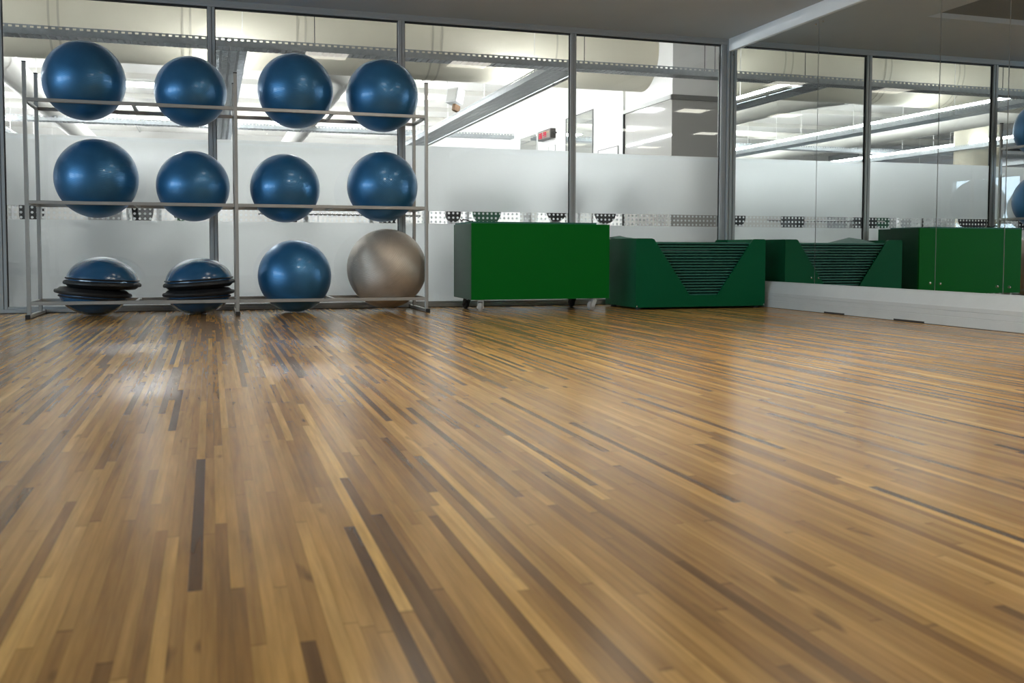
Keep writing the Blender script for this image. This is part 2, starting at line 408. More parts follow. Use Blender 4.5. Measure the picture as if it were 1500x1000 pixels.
# mirror panels with their clips
MB, MT = 0.258, 2.70
seams = [-0.06, -1.63, -3.185, -3.857, -5.42, -6.98, -8.54, -10.1, -11.66, YB + 0.02]
names = ['mirror panel nearest the glass partition, left of the first seam', 'mirror panel between the first and second seams from the glass', 'narrow mirror panel between the second and third seams',
         'mirror panel cut by the right edge of the photo', 'mirror panel beside the camera', 'second mirror panel past the camera', 'third mirror panel past the camera', 'fourth mirror panel past the camera', 'last mirror panel by the rear wall']
for i, (y1, y0) in enumerate(zip(seams, seams[1:])):
    t = thing('mirror', names[i], 'mirror', (0, (y0 + y1) / 2, MB), 'mirror panels on the right wall')
    part('mirror_glass', BOX(0.0, 0.006, y0 + 0.004, y1 - 0.004, MB, MT), M['mirror'], t)
    for z in (0.312, 2.645):
        for y in (y0 + 0.055, y1 - 0.055):
            s = bmesh.new(); tube(s, (-0.006, y, z), (0.0, y, z), 0.009, 16); part('clip_screw', s, M['chrome'], t, True)

bm = bmesh.new(); box(bm, -0.022, 0.012, YB, 0.0 - 0.056, 2.690, CZ, 0.002)
struct('trim_12', bm, M['pelmet'], 'pale grey beam along the top of the mirror wall', 'trim')
bm = bmesh.new()
prism(bm, [(-0.052, 0.0), (-0.052, 0.070), (-0.0495, 0.072), (-0.0495, 0.076), (-0.052, 0.078), (-0.052, 0.112), (-0.050, 0.114), (-0.050, 0.117), (-0.054, 0.119),
           (-0.054, 0.148), (-0.050, 0.156), (-0.012, 0.245), (-0.010, MB), (0.012, MB), (0.012, 0.0)][::-1], 'y', YB, -0.056)
o = struct('baseboard_right', bm, M['ledge'], 'white stepped plinth along the foot of the mirror wall', 'baseboard')
for a, b in ((-2.15, -1.86), (-3.14, -2.79)):
    part('gap_shade', BOX(-0.0545, -0.04, a, b, 0.0, 0.016), M['groove'], o)  # dark boxes on the plinth face stand in for shaded gaps beneath
part('shadow_strip', BOX(-0.0525, -0.04, YB, -0.056, 0.0, 0.004), M['groove'], o)  # dark strip on the face, shade along the floor line as colour
struct('baseboard_left', BOX(XL, XL + 0.015, YB, 0.0 - 0.04, 0.0, 0.1), M['white'], 'white skirting along the left wall', 'baseboard')

# studio ceiling light panels (two columns, four rows) - their reflections show in the glass
rows = ['nearest the glass partition', 'second from the glass partition', 'third from the glass partition', 'farthest from the glass partition']
protos = {}
for ci, x in enumerate((-2.25, -4.0)):
    for ri, y in enumerate((-2.38, -5.05, -7.72, -10.4)):
        lab = 'square ceiling light panel in the column %s, %s' % (('closer to the mirror', 'farther from the mirror')[ci], rows[ri])
        dim = (0, 2, 1, 0)[ri]              # brightest over the middle of the room, dimmed at both ends
        if dim not in protos:
            t = thing('ceiling_light', lab, 'light', (x, y, CZ + 0.05), 'studio ceiling light panels')
            f = bmesh.new()
            for x0, x1, y0, y1 in ((-.28, .28, -.24, -.21), (-.28, .28, .21, .24), (-.28, -.25, -.21, .21), (.25, .28, -.21, .21)):
                box(f, x + x0, x + x1, y + y0, y + y1, CZ + 0.03, CZ + 0.05)
            part('frame', f, M['white'], t)
            part('diffuser', BOX(x - .25, x + .25, y - .21, y + .21, CZ + 0.038, CZ + 0.046), M[('spanel_dim', 'spanel_half', 'spanel')[dim]], t)
            protos[dim] = t
        else:
            t = copy_tree(protos[dim]); t.location = (x, y, CZ + 0.05); t['label'] = lab

# ------------------------------------------------------------------ ball rack
YF, YR = -0.765, -0.215                    # front and rear rails
PX = [-6.735, -5.120, -3.475]
RZ = [0.122, 0.936, 1.752]                 # rail centre heights
T = 0.0145
rack = thing('ball_rack', 'three-tier steel ball rack standing against the glass partition', 'rack', (-5.12, -0.48, 0.0))
for x in PX:
    for y in (YF, YR):
        b = bmesh.new(); box(b, x - T, x + T, y - T, y + T, 0.03, 2.045, 0.003)
        p = part('post', b, M['steel'], rack, at=(x, y, 0.03))
        b = bmesh.new(); box(b, x - T - 0.001, x + T + 0.001, y - T - 0.001, y + T + 0.001, 2.045, 2.053, 0.002)
        part('end_cap', b, M['rubber'], p)
for z in RZ:
    for y in (YF, YR):
        for x0, x1 in ((PX[0], PX[1]), (PX[1], PX[2])):
            b = bmesh.new(); box(b, x0 + T, x1 - T, y - T, y + T, z - T, z + T, 0.003); part('rail', b, M['steel'], rack)
    for x in (PX[0], -5.93, PX[1], -4.30, PX[2]):
        b = bmesh.new(); box(b, x - T * .9, x + T * .9, YF + T, YR - T, z - T * .9, z + T * .9, 0.002); part('cross_brace', b, M['steel'], rack)
for x in PX:
    b = bmesh.new(); box(b, x - 0.016, x + 0.016, YF - 0.05, -0.045, 0.004, 0.032, 0.003)
    f = part('foot_bar', b, M['steel'], rack)
    for y0, y1 in ((YF - 0.075, YF - 0.05), (-0.045, -0.041)):
        b = bmesh.new(); box(b, x - 0.018, x + 0.018, y0, y1, 0.0, 0.035, 0.003); part('end_cap', b, M['rubber'], f)

# ------------------------------------------------------------------ exercise balls
WG = (YR - YF) / 2 - T                     # half the clear gap between the rails
YC = (YF + YR) / 2
def ball(x, tier, R, label, m='ball', squash=1.0, rot=(0, 0, 0)):
    zc = RZ[tier] + T + math.sqrt(R * R - WG * WG)
    bm = bmesh.new(); bmesh.ops.create_uvsphere(bm, u_segments=72, v_segments=40, radius=R)
    me = finish(bm, 'exercise_ball', M[m], (0, 0, 0), True)
    o = bpy.data.objects.new('exercise_ball', me); COL.objects.link(o); o.location = (x, YC, zc)
    o.rotation_euler = rot
    tag(o, label, 'exercise ball', 'exercise balls on the steel rack')
    return o
ball(-6.325, 2, 0.327, 'blue exercise ball on the top tier, first from the left', rot=(.5, .3, 0))
ball(-5.482, 2, 0.300, 'blue exercise ball on the top tier, second from the left', rot=(1.0, .3, 1))
ball(-4.597, 2, 0.329, 'blue exercise ball on the top tier, third from the left', rot=(.2, .4, 2))
ball(-3.824, 2, 0.326, 'blue exercise ball on the top tier, at its right end', rot=(.6, .2, .5))
ball(-6.242, 1, 0.332, 'large blue exercise ball with fine ribs, middle tier, at its left end', rot=(.35, .25, 0))
ball(-5.472, 1, 0.304, 'blue exercise ball on the middle tier, second from the left', rot=(.2, 1.2, 0))
ball(-4.695, 1, 0.303, 'darker blue exercise ball on the middle tier, third from the left', rot=(1.3, .2, 0))
ball(-3.825, 1, 0.321, 'blue exercise ball on the middle tier, at its right end', rot=(.8, .6, 0))
ball(-4.618, 0, 0.322, 'blue exercise ball on the bottom tier, beside the silver ball', rot=(.4, -.5, 0))
ball(-3.787, 0, 0.364, 'silver-grey exercise ball on the bottom tier, largest on the rack', 'ball_silver', rot=(.5, -.75, 0))

# ------------------------------------------------------------------ half-ball balance trainers, stacked base to base
def trainer(c, tilt, R, rimR, h, up, label):
    """c = middle of the base disc; the dome points up or down"""
    t = thing('balance_trainer', label, 'balance trainer', c, 'half-ball balance trainers')
    s = 1 if up else -1
    Mx = Matrix.Translation(Vector(c)) @ Matrix.Rotation(tilt[1], 4, 'Y') @ Matrix.Rotation(tilt[0], 4, 'X') @ Matrix.Scale(s, 4, (0, 0, 1))
    dome = bmesh.new()
    lathe(dome, [(R * math.cos(a), 0.016 + (h - 0.016) * math.sin(a)) for a in [i * PI / 2 / 22 for i in range(22)]] + [(0.0, h)], 72, Mx)
    part('dome', dome, M['dome'], t, True)
    rim = bmesh.new()
    lathe(rim, [(0.0, -0.036), (rimR - 0.048, -0.036), (rimR - 0.040, -0.033), (rimR - 0.020, -0.014), (rimR - 0.004, -0.012), (rimR + 0.002, -0.006), (rimR + 0.002, 0.008),
                (rimR - 0.004, 0.016), (R + 0.004, 0.024), (R - 0.006, 0.020)], 72, Mx)
    part('base_platform', rim, M['rubber'], t, True)
    lip = bmesh.new()
    lathe(lip, [(R - 0.006, 0.03), (R + 0.006, 0.034), (R + 0.009, 0.04), (R + 0.003, 0.046), (R - 0.008, 0.046)], 72, Mx)
    part('dome_collar', lip, M['rubber'], t, True)
    return t
r2 = math.radians
trainer((-6.285, YC, 0.193), (0.0, r2(5.2)), 0.264, 0.303, 0.190, False, 'upturned blue half-ball trainer, lower of the left pair on the bottom tier')
trainer((-6.212, YC, 0.268), (0.0, r2(3.2)), 0.286, 0.306, 0.230, True, 'blue half-ball trainer dome up, upper of the left pair on the bottom tier')
trainer((-5.438, YC, 0.184), (0.0, r2(-2.8)), 0.260, 0.298, 0.183, False, 'upturned blue half-ball trainer, lower of the pair beside the middle post')
trainer((-5.432, YC, 0.263), (0.0, r2(-3.8)), 0.280, 0.298, 0.224, True, 'blue half-ball trainer dome up, upper of the pair beside the middle post')

# ------------------------------------------------------------------ green trolley
TX0, TX1, TY0, TY1, TZ0, TZ1 = -3.098, -1.757, -0.93, -0.27, 0.112, 0.803
tr = thing('storage_trolley', 'bright green box trolley on castors, right of the ball rack', 'trolley', ((TX0 + TX1) / 2, (TY0 + TY1) / 2, 0))
part('front_panel', BOX(TX0, TX1, TY0, TY0 + 0.022, TZ0, TZ1, bev=0.003, seg=2), M['green_bright'], tr, label='bright green front panel')
part('back_panel', BOX(TX0, TX1, TY1 - 0.022, TY1, TZ0, TZ1, bev=0.003, seg=2), M['green_bin'], tr)
for x0, x1 in ((TX0, TX0 + 0.022), (TX1 - 0.022, TX1)):
    part('side_panel', BOX(x0, x1, TY0 + 0.022, TY1 - 0.022, TZ0, TZ1, bev=0.002), M['green_side'], tr)
part('base_panel', BOX(TX0 + 0.022, TX1 - 0.022, TY0 + 0.022, TY1 - 0.022, TZ0, TZ0 + 0.022), M['green_bin'], tr)
part('lid', BOX(TX0 + 0.022, TX1 - 0.022, TY0 + 0.022, TY1 - 0.022, TZ1 - 0.03, TZ1 - 0.005), M['green_side'], tr)
def castor(x, y, ang, parent, dark=False, R=0.043, top=0.112):
    Mx = Matrix.Translation((x, y, 0)) @ Matrix.Rotation(ang, 4, 'Z')
    b = bmesh.new(); box(b, -0.042, 0.042, -0.042, 0.042, top - 0.006, top)
    tube(b, (0, 0, top - 0.016), (0, 0, top - 0.006), 0.027, 20)
    for s in (-1, 1):
        prism(b, [(-0.026, top - 0.014), (0.030, top - 0.014), (0.044, R + 0.014), (0.044, R - 0.012), (0.014, R - 0.012), (-0.020, top - 0.034)], 'x', s * 0.024 - 0.0022, s * 0.024 + 0.0022)
        tube(b, (s * 0.024, 0.027, R), (s * 0.033, 0.027, R), 0.010, 12)
    box(b, -0.0262, 0.0262, -0.026, 0.030, top - 0.018, top - 0.014)
    bmesh.ops.transform(b, matrix=Mx, verts=b.verts)
    c = part('castor', b, M['castor_dark'] if dark else M['castor_metal'], parent, False, at=Mx @ Vector((0, 0, top)))
    w = bmesh.new()
    lathe(w, [(0.0, -0.017), (R - 0.014, -0.017), (R - 0.005, -0.016), (R, -0.009), (R, 0.009), (R - 0.005, 0.016), (R - 0.014, 0.017), (0.0, 0.017)], 32)
    bmesh.ops.transform(w, matrix=Mx @ Matrix.Translation((0, 0.027, R)) @ Matrix.Rotation(PI / 2, 4, 'Y'), verts=w.verts)
    part('wheel', w, M['castor_dark'] if dark else M['castor_grey'], c, True)
castor(-2.995, TY0 + 0.06, 2.75, tr); castor(-1.895, TY0 + 0.06, 2.0, tr)
castor(-2.985, TY1 - 0.08, 0.3, tr, True); castor(-1.90, TY1 - 0.08, 0.2, tr, True)

# a mat lying on the trolley
bm = bmesh.new()
nx, ny = 28, 8
for top in (0, 1):
    for i in range(nx + 1):
        for j in range(ny + 1):
            u, v = i / nx, j / ny
            z = TZ1 + (0.015 if top else 0.0) + 0.012 * max(0, math.sin(PI * min(1, u * 1.4))) * (v ** 1.5)
            bm.verts.new((TX0 + 0.004 + u * (1.205), TY0 + 0.006 + v * 0.62, z))
bm.verts.ensure_lookup_table()
K = (nx + 1) * (ny + 1)
g = lambda t, i, j: bm.verts[t * K + i * (ny + 1) + j]
for i in range(nx):
    for j in range(ny):
        bm.faces.new((g(1, i, j), g(1, i + 1, j), g(1, i + 1, j + 1), g(1, i, j + 1))); bm.faces.new((g(0, i, j), g(0, i, j + 1), g(0, i + 1, j + 1), g(0, i + 1, j)))
    for j in (0, ny): bm.faces.new((g(0, i, j), g(0, i + 1, j), g(1, i + 1, j), g(1, i, j)))
for j in range(ny):
    for i in (0, nx): bm.faces.new((g(0, i, j), g(1, i, j), g(1, i, j + 1), g(0, i, j + 1)))
o = solo('exercise_mat', bm, M['mat'], True); tag(o, 'thin green exercise mat lying on top of the green trolley', 'mat')
bm = bmesh.new()
sweep(bm, [(TX0 - 0.0 + 0.015, -0.60 + 0.02 * k, 0.845 + 0.008 * math.sin(k * 1.1)) for k in range(8)], 0.006, 8)
sweep(bm, [(TX0 + 0.015 + 0.014 * k, -0.60 + 0.006 * k, 0.845 - 0.0015 * k + 0.004 * math.sin(k)) for k in range(8)], 0.005, 8)
o = solo('carrying_strap', bm, M['rubber'], True); tag(o, 'black strap end lying on the left edge of the trolley mat', 'strap')
o.location.z -= 0.004

# ------------------------------------------------------------------ green bin with V-shaped cut-outs, full of mats
BX0, BX1, BY0, BY1, BZ0, BZ1 = -1.505, -0.112, -0.975, -0.245, 0.022, 0.676
VB = 0.133
bn = thing('mat_bin', 'green mat bin with a V cut in its front, in the corner by the mirror', 'bin', ((BX0 + BX1) / 2, (BY0 + BY1) / 2, 0))
def vee(y0, y1):
    b = bmesh.new()
    def rc(cx, cz, r, a0, a1, n=6): return [(cx + r * math.cos(a0 + (a1 - a0) * k / n), cz + r * math.sin(a0 + (a1 - a0) * k / n)) for k in range(n + 1)]
    w = BX1 - BX0
    xl0, xl1, xr1, xr0 = BX0 + 0.182, BX0 + 0.568, BX0 + 0.872, BX1 - 0.142
    poly = [(BX0, BZ0), (BX1, BZ0), (BX1, BZ1 - 0.012), (BX1 - 0.012, BZ1)]
    sl = math.atan2(BZ1 - VB, xr0 - xr1)
    poly += [(xr0 + 0.015, BZ1), (xr0 - 0.004, BZ1 - 0.008), (xr0 - 0.018, BZ1 - 0.032), (xr1 + 0.006, VB + 0.008), (xr1, VB), (xl1, VB), (xl1 - 0.006, VB + 0.008),
             (xl0 + 0.022, BZ1 - 0.032), (xl0 + 0.006, BZ1 - 0.008), (xl0 - 0.018, BZ1), (BX0 + 0.012, BZ1), (BX0, BZ1 - 0.012)]
    prism(b, poly, 'y', y0, y1); return b
part('front_panel', vee(BY0, BY0 + 0.02), M['green_bin'], bn)
part('back_panel', vee(BY1 - 0.02, BY1), M['green_bin'], bn)
for x0, x1 in ((BX0, BX0 + 0.02), (BX1 - 0.02, BX1)):
    part('side_panel', BOX(x0, x1, BY0 + 0.02, BY1 - 0.02, BZ0, BZ1), M['green_bin'], bn)
part('base_panel', BOX(BX0 + 0.02, BX1 - 0.02, BY0 + 0.02, BY1 - 0.02, 0.10, 0.124), M['green_bin'], bn)
for x in (BX0 + 0.06, BX1 - 0.06):
    for y in (BY0 + 0.07, BY1 - 0.07):
        b = bmesh.new(); tube(b, (x, y, 0.0), (x, y, 0.10), 0.03, 16); part('foot', b, M['castor_dark'], bn, True)
for x in (BX0 + 0.012, BX1 - 0.012):
    b = bmesh.new(); tube(b, (x, BY0 - 0.003, 0.034), (x, BY0, 0.034), 0.007, 12); part('corner_screw', b, M['chrome'], bn, True)
MX0, MX1, MY0, MY1 = BX0 + 0.024, BX1 - 0.024, BY0 + 0.026, BY1 - 0.026
NM, TH = 19, 0.0275
words = ['bottom', 'second', 'third', 'fourth', 'fifth', 'sixth', 'seventh', 'eighth', 'ninth', 'tenth', 'eleventh', 'twelfth', 'thirteenth', 'fourteenth', 'fifteenth', 'sixteenth', 'seventeenth', 'eighteenth', 'topmost']
def mat_mesh(k):
    z0 = 0.1245 + k * TH; t = TH - 0.0015
    rnd = random.Random(k); dx, dy = rnd.uniform(-.004, .004), rnd.uniform(0, .007)
    amp = {18: .070, 17: .064, 16: .057, 15: 0.050, 14: 0.038, 13: 0.026, 12: 0.013}.get(k, 0.0)
    b = bmesh.new(); nx, ny = 30, 16
    e1, e2 = 0.0058, 0.0046                      # rounded rim
    xs = [0, .004, .070, .110] + [.110 + (MX1 - MX0 - 0.232) * i / nx for i in range(1, nx)] + [MX1 - MX0 - 0.122, MX1 - MX0 - 0.082, MX1 - MX0 - .016, MX1 - MX0 - 0.012]
    ys = [0, .004, .070, .110] + [.110 + (MY1 - MY0 - 0.230) * j / ny for j in range(1, ny)] + [MY1 - MY0 - 0.120, MY1 - MY0 - 0.080, MY1 - MY0 - 0.014, MY1 - MY0 - 0.010]
    nx, ny = len(xs) - 1, len(ys) - 1
    V = {}
    for s in (0, 1):
        for i in range(nx + 1):
            for j in range(ny + 1):
                x = MX0 + 0.006 + dx + xs[i]; y = MY0 + dy + ys[j]
                px, py = -1.37, -0.28
                lift = amp * max(0.0, 1 - math.hypot((x - px) / (0.32 if x > px else 0.5), (y - py) / 0.36))
                q = min(i, j, nx - i, ny - j)
                edge = (e1, e2, e2, 0)[min(q, 3)]
                V[s, i, j] = b.verts.new((x, y, z0 + lift + (t - edge if s else edge)))
    for i in range(nx):
        for j in range(ny):
            b.faces.new((V[1, i, j], V[1, i + 1, j], V[1, i + 1, j + 1], V[1, i, j + 1])); b.faces.new((V[0, i, j], V[0, i, j + 1], V[0, i + 1, j + 1], V[0, i + 1, j]))
        for j in (0, ny): b.faces.new((V[0, i, j], V[0, i + 1, j], V[1, i + 1, j], V[1, i, j]))
    for j in range(ny):
        for i in (0, nx): b.faces.new((V[0, i, j], V[1, i, j], V[1, i, j + 1], V[0, i, j + 1]))
    return b
for k in range(NM):
    zb = 0.1245 + k * TH
    o = solo('exercise_mat', mat_mesh(k), M['mat'], True, loc=((MX0 + MX1) / 2, (MY0 + MY1) / 2, zb))
    lab = 'topmost green mat in the V-fronted bin, humped at the back' if k == NM - 1 else 'green mat in the V-fronted bin, %s from the bottom' % words[k] if k else 'bottom green mat of the stack in the V-fronted bin'
    tag(o, lab, 'mat', 'green exercise mats in the bin')

# ------------------------------------------------------------------ the gym beyond the glass
GX0, GX1, GY1, GZ = -15.5, 0.52, 20.0, 3.9
WY = 2.335
struct('floor_gym', BOX(GX0, 4.5, 0.04, GY1, -0.08, 0.0), M['gfloor'], 'grey rubber floor of the gym beyond the glass', 'floor')
bm = bmesh.new(); box(bm, GX0, 4.5, 0.06, GY1, GZ, GZ + 0.1)
gc = struct('ceiling_gym', bm, M['gceil'], 'bright white ceiling of the gym beyond the glass', 'ceiling')
bm = bmesh.new()
for y in (5.5, 8.0, 10.5, 13.0, 15.5, 18.0): box(bm, GX0, GX1, y - .05, y + .05, GZ - .10, GZ)
part('ceiling_beams', bm, M['gceil'], gc)
bm = bmesh.new()
for x in (-14.5, -11, -7.2, -3.0): box(bm, x - .02, x + .02, 2.0, GY1, GZ - .035, GZ)
part('ceiling_joints', bm, M['lighttrim'], gc)
struct('wall_gym_far', BOX(GX0, 4.5, GY1, GY1 + .1, 0.0, GZ), M['gwall'], 'pale far wall of the gym', 'wall')
struct('wall_gym_left', BOX(GX0 - .1, GX0, 0.0, GY1, 0.0, GZ), M['gwall_darkened'], 'left wall of the gym, greyed to darken that side', 'wall')  # wall darkened and moved in to cut the light on the left bays
struct('wall_studio_top', BOX(GX0, 4.5, -0.02, 0.06, CZ + 0.12, GZ), M['gwall'], 'wall above the glass partition', 'wall')
struct('wall_gym_front', BOX(GX0, XL, -0.02, 0.06, 0.0, CZ + 0.12), M['gwall'], 'wall left of the glass partition', 'wall')
struct('wall_gym_end', BOX(4.5, 4.6, 0.0, GY1, 0.0, GZ), M['gwall'], 'wall behind the mirror side of the gym', 'wall')
struct('wall_gym_front_right', BOX(0.14, 4.5, -0.02, 0.06, 0.0, CZ + .12), M['gwall'], 'gym wall behind the mirror', 'wall')
gr = struct('wall_gym_right', BOX(GX1, GX1 + .12, WY - .001, GY1, 0.0, GZ), M['gwall'], 'white gym wall carrying the digital sign', 'wall')
struct('wall_gym_return', BOX(GX1 + .12, 4.5, WY - 0.001, WY + .1, 0.0, GZ), M['gwall'], 'grey wall face beyond the last glazing bay', 'wall')
# tinted glazing on that wall and its return, under a grey rail
t = struct_root('window_11', 'dark tinted glazing on the corner of the gym wall', 'window', (GX1, WY, 0))
part('tinted_pane', BOX(GX1 - .012, GX1, WY, 3.85, 0.0, 2.555), M['tint'], t)
part('tinted_pane', BOX(GX1 - .012, 4.5, WY - .015, WY - .001, 0.0, 2.555), M['tint'], t)
b = bmesh.new(); box(b, GX1 - .03, GX1, WY - .03, 3.93, 2.565, 2.62); part('top_rail', b, M['lighttrim'], t)
b = bmesh.new(); box(b, GX1 - .03, 4.5, WY - .032, WY - .001, 2.555, 2.622); part('top_rail', b, M['gtrim'], t)
b = bmesh.new(); box(b, GX1 - .035, GX1, 3.86, 3.97, 0.0, 3.0); part('jamb', b, M['white'], t)
b = bmesh.new(); box(b, GX1 - .036, GX1, 3.83, 3.86, 0.0, 2.56); part('jamb', b, M['gasket'], t)
# mirrors, notice and board on the gym wall
def wall_panel(name, y0, y1, z0, z1, label, cat, m, mf, fw=.03, frame=True):
    r = thing(name, label, cat, (GX1, (y0 + y1) / 2, z0))
    part('panel', BOX(GX1 - .012, GX1, y0, y1, z0, z1), m, r)
    f = bmesh.new()
    for a, bb, c, d in ((y0 - fw, y0, z0 - fw, z1 + fw), (y1, y1 + fw, z0 - fw, z1 + fw), (y0, y1, z0 - fw, z0), (y0, y1, z1, z1 + fw)): box(f, GX1 - .02, GX1, a, bb, c, d)
    part('frame', f, mf, r)
wall_panel('wall_mirror', 5.10, 6.30, 0.5, 2.80, 'tall mirror on the white gym wall reflecting pale pipes', 'mirror', M['mirror'], M['gtrim'], .015)
wall_panel('wall_mirror', 7.85, 8.85, 0.5, 2.74, 'gym wall mirror farther along, left of the digital sign', 'mirror', M['mirror'], M['white'], .02)
wall_panel('notice', 6.86, 7.18, 2.18, 2.42, 'small white notice below the digital sign', 'notice', M['white'], M['lighttrim'], .012)
wall_panel('whiteboard', 4.09, 4.85, 1.5, 2.12, 'white board low on the gym wall beside tinted glazing', 'board', M['gwall'], M['gtrim'], .012)
# digital clock sign
sg = thing('digital_sign', 'small black digital display with red digits on gym wall', 'sign', (GX1, 7.17, 2.55))
part('housing', BOX(GX1 - .10, GX1, 6.86, 7.54, 2.552, 2.722, bev=.004), M['sign_body'], sg)
part('display_face', BOX(GX1 - .104, GX1 - .10, 6.885, 7.515, 2.572, 2.702), M['sign_face'], sg)
b = bmesh.new()
def digit(b, y, z, w, h, segs):
    s = .022
    P = {'t': (y - w, y, z + h - s, z + h), 'm': (y - w, y, z + h / 2 - s / 2, z + h / 2 + s / 2), 'b': (y - w, y, z, z + s), 'tl': (y - s, y, z + h / 2, z + h), 'tr': (y - w, y - w + s, z + h / 2, z + h),
         'bl': (y - s, y, z, z + h / 2), 'br': (y - w, y - w + s, z, z + h / 2)}
    for k in segs:
        a = P[k]; box(b, GX1 - .108, GX1 - .104, *a)
for y_, sg_ in ((7.46, ('t', 'tl', 'm', 'b', 'bl', 'br', 'tr')), (7.365, ('t', 'tl', 'm', 'br', 'b', 'bl')), (7.24, ('t', 'tr', 'm', 'br')), (7.145, ('t', 'tr', 'tl', 'm', 'br'))):
    b = bmesh.new(); digit(b, y_, 2.583, .075, .098, sg_); part('digit', b, M['led_red'], sg)
b = bmesh.new(); box(b, GX1 - .108, GX1 - .104, 6.93, 7.05, 2.655, 2.675); box(b, GX1 - .108, GX1 - .104, 7.08, 7.22, 2.688, 2.697)
part('indicator_bar', b, M['led_amber'], sg)
part('bracket', BOX(GX1 - .05, GX1, 6.80, 6.86, 2.63, 2.65), M['sign_body'], sg)

# big round duct parallel to the glass, entering the gym wall
DY, DZ, DR = 3.25, 3.30, 0.50
du = thing('air_duct', 'big cream round duct running parallel to the glass', 'duct', (-9, DY, DZ))
b = bmesh.new(); tube(b, (GX0 + .05, DY, DZ), (GX1 - 0.0, DY, DZ), DR, 72, caps=False); part('pipe', b, M['duct'], du, True)
for x in (-7.05, -6.95, -5.62, -5.53, -4.3, -4.2, -2.62, -2.5, -0.95, -11.0, -9.0, -13.0):
    b = bmesh.new(); tube(b, (x - .012, DY, DZ), (x + .012, DY, DZ), DR + .006, 72, caps=False); part('seam_band', b, M['seam'], du, True)
for bx in (-3.58, -7.9):
    b = bmesh.new(); sweep(b, [(bx - .35, DY + .05, 2.98), (bx - .22, DY + .35, 2.98), (bx - .08, DY + .7, 2.98), (bx, DY + 1.1, 2.98), (bx, GY1 - .1, 2.98)], 0.19, 28)
    br = part('branch_pipe', b, M['duct_white'], du, True, label='white branch pipe turning towards the far wall')
    for yy in (DY + 1.1, DY + 3.6, DY + 6.1):
        q = bmesh.new(); tube(q, (bx, yy - .015, 2.98), (bx, yy + .015, 2.98), .198, 28, caps=False); part('seam_band', q, M['duct_white'], br, True)

# perforated cable trays
PITCH = 0.06
def tray_x(x0, x1, y0, y1, z0, label):
    t = thing('cable_tray', label, 'cable tray', ((x0 + x1) / 2, (y0 + y1) / 2, z0), 'perforated cable trays')
    n = int((x1 - x0) / PITCH)
    for y in (y0, y1):
        b = bmesh.new(); box(b, x0, x1, y - .003, y + .003, z0, z0 + .058); box(b, x0, x1, y - .003, y + .003, z0 + .076, z0 + .086)
        for k in range(n): box(b, x0 + k * PITCH, x0 + k * PITCH + .028, y - .003, y + .003, z0 + .058, z0 + .076)
        part('side_rail', b, M['galv'], t)
    b = bmesh.new()
    for k in range(n): box(b, x0 + k * PITCH, x0 + k * PITCH + .040, y0 + .003, y1 - .003, z0, z0 + .004)
    for q in (.25, .5, .75): box(b, x0, x1, y0 + (y1 - y0) * q - .012, y0 + (y1 - y0) * q + .012, z0 + .0005, z0 + .0045)
    part('perforated_base', b, M['galv'], t)
    return t
def tray_y(x0, x1, y0, y1, z0, label):
    t = thing('cable_tray', label, 'cable tray', ((x0 + x1) / 2, (y0 + y1) / 2, z0), 'perforated cable trays')
    n = int((y1 - y0) / PITCH)
    for x in (x0, x1):
        b = bmesh.new(); box(b, x - .003, x + .003, y0, y1, z0, z0 + .058); box(b, x - .003, x + .003, y0, y1, z0 + .076, z0 + .086)
        for k in range(n): box(b, x - .003, x + .003, y0 + k * PITCH, y0 + k * PITCH + .028, z0 + .058, z0 + .076)
        part('side_rail', b, M['galv'], t)
    b = bmesh.new()
    for k in range(n): box(b, x0 + .003, x1 - .003, y0 + k * PITCH, y0 + k * PITCH + .040, z0, z0 + .004)
    for q in (.25, .5, .75): box(b, x0 + (x1 - x0) * q - .012, x0 + (x1 - x0) * q + .012, y0, y1, z0 + .0005, z0 + .0045)
    part('perforated_base', b, M['galv'], t)
    return t
TB = 2.530
tp = tray_x(-14.0, 4.0, .55, .74, TB, 'perforated steel tray running along the glass partition')
for x in (-12.6, -10.2, -8.0, -4.31, -1.40, .073, .203):
    b = bmesh.new(); tube(b, (x, .645, TB + .01), (x, .645, GZ), .004, 8); part('hanger_rod', b, M['iron'], tp)
for xc, side, lab, lit in ((-1.625, True, 'perforated tray running to the far wall, above the green trolley', True),
                (-5.13, False, 'perforated tray running to the far wall behind the rack middle', True),
                (-8.75, False, 'perforated tray running to the far wall, at the left edge', True),
                (-12.3, False, 'perforated tray running to the far wall, leftmost one', False)):
    t = tray_y(xc - .165, xc + .165, .76, 19.5, TB, lab)
    for y in (2.2, 4.5, 6.8, 9.1, 11.4, 13.7, 16.0, 18.3):
        b = bmesh.new(); tube(b, (xc + .172, y, TB + .02), (xc + .172, y, GZ), .004, 8); part('hanger_rod', b, M['gwall'], t)
    if not lit: continue
    lx, lz = (xc + .225, TB + .060) if side else (xc, TB + .135)
    f = part('lamp_batten', BOX(lx - .03, lx + .03, .95, 19.4, lz - .058, lz - .026), M['white'], t)
    b = bmesh.new(); tube(b, (lx, 1.0, lz), (lx, 19.3, lz), .024, 12); part('lamp_tube', b, M['tube'], f, True)
    for y in (1.5, 7.0, 13.0, 18.5):
        part('lamp_bracket', BOX(xc + .160 if side else xc - .03, lx if side else xc + .03, y - .02, y + .02, lz - .066 if side else TB + .002, lz - .058), M['white'], t)
t = tray_x(-15.2, .3, 8.6, 8.85, 2.72, 'far perforated tray crossing the gym behind the branch ducts')
for x in [-14.6 + 1.3 * k for k in range(12)]:
    b = bmesh.new(); tube(b, (x, 8.72, 2.73), (x, 8.72, GZ), .006, 8); part('hanger_rod', b, M['gwall'], t)
b = bmesh.new(); tube(b, (-15.3, 12.0, 3.45), (.3, 12.0, 3.45), .09, 20)
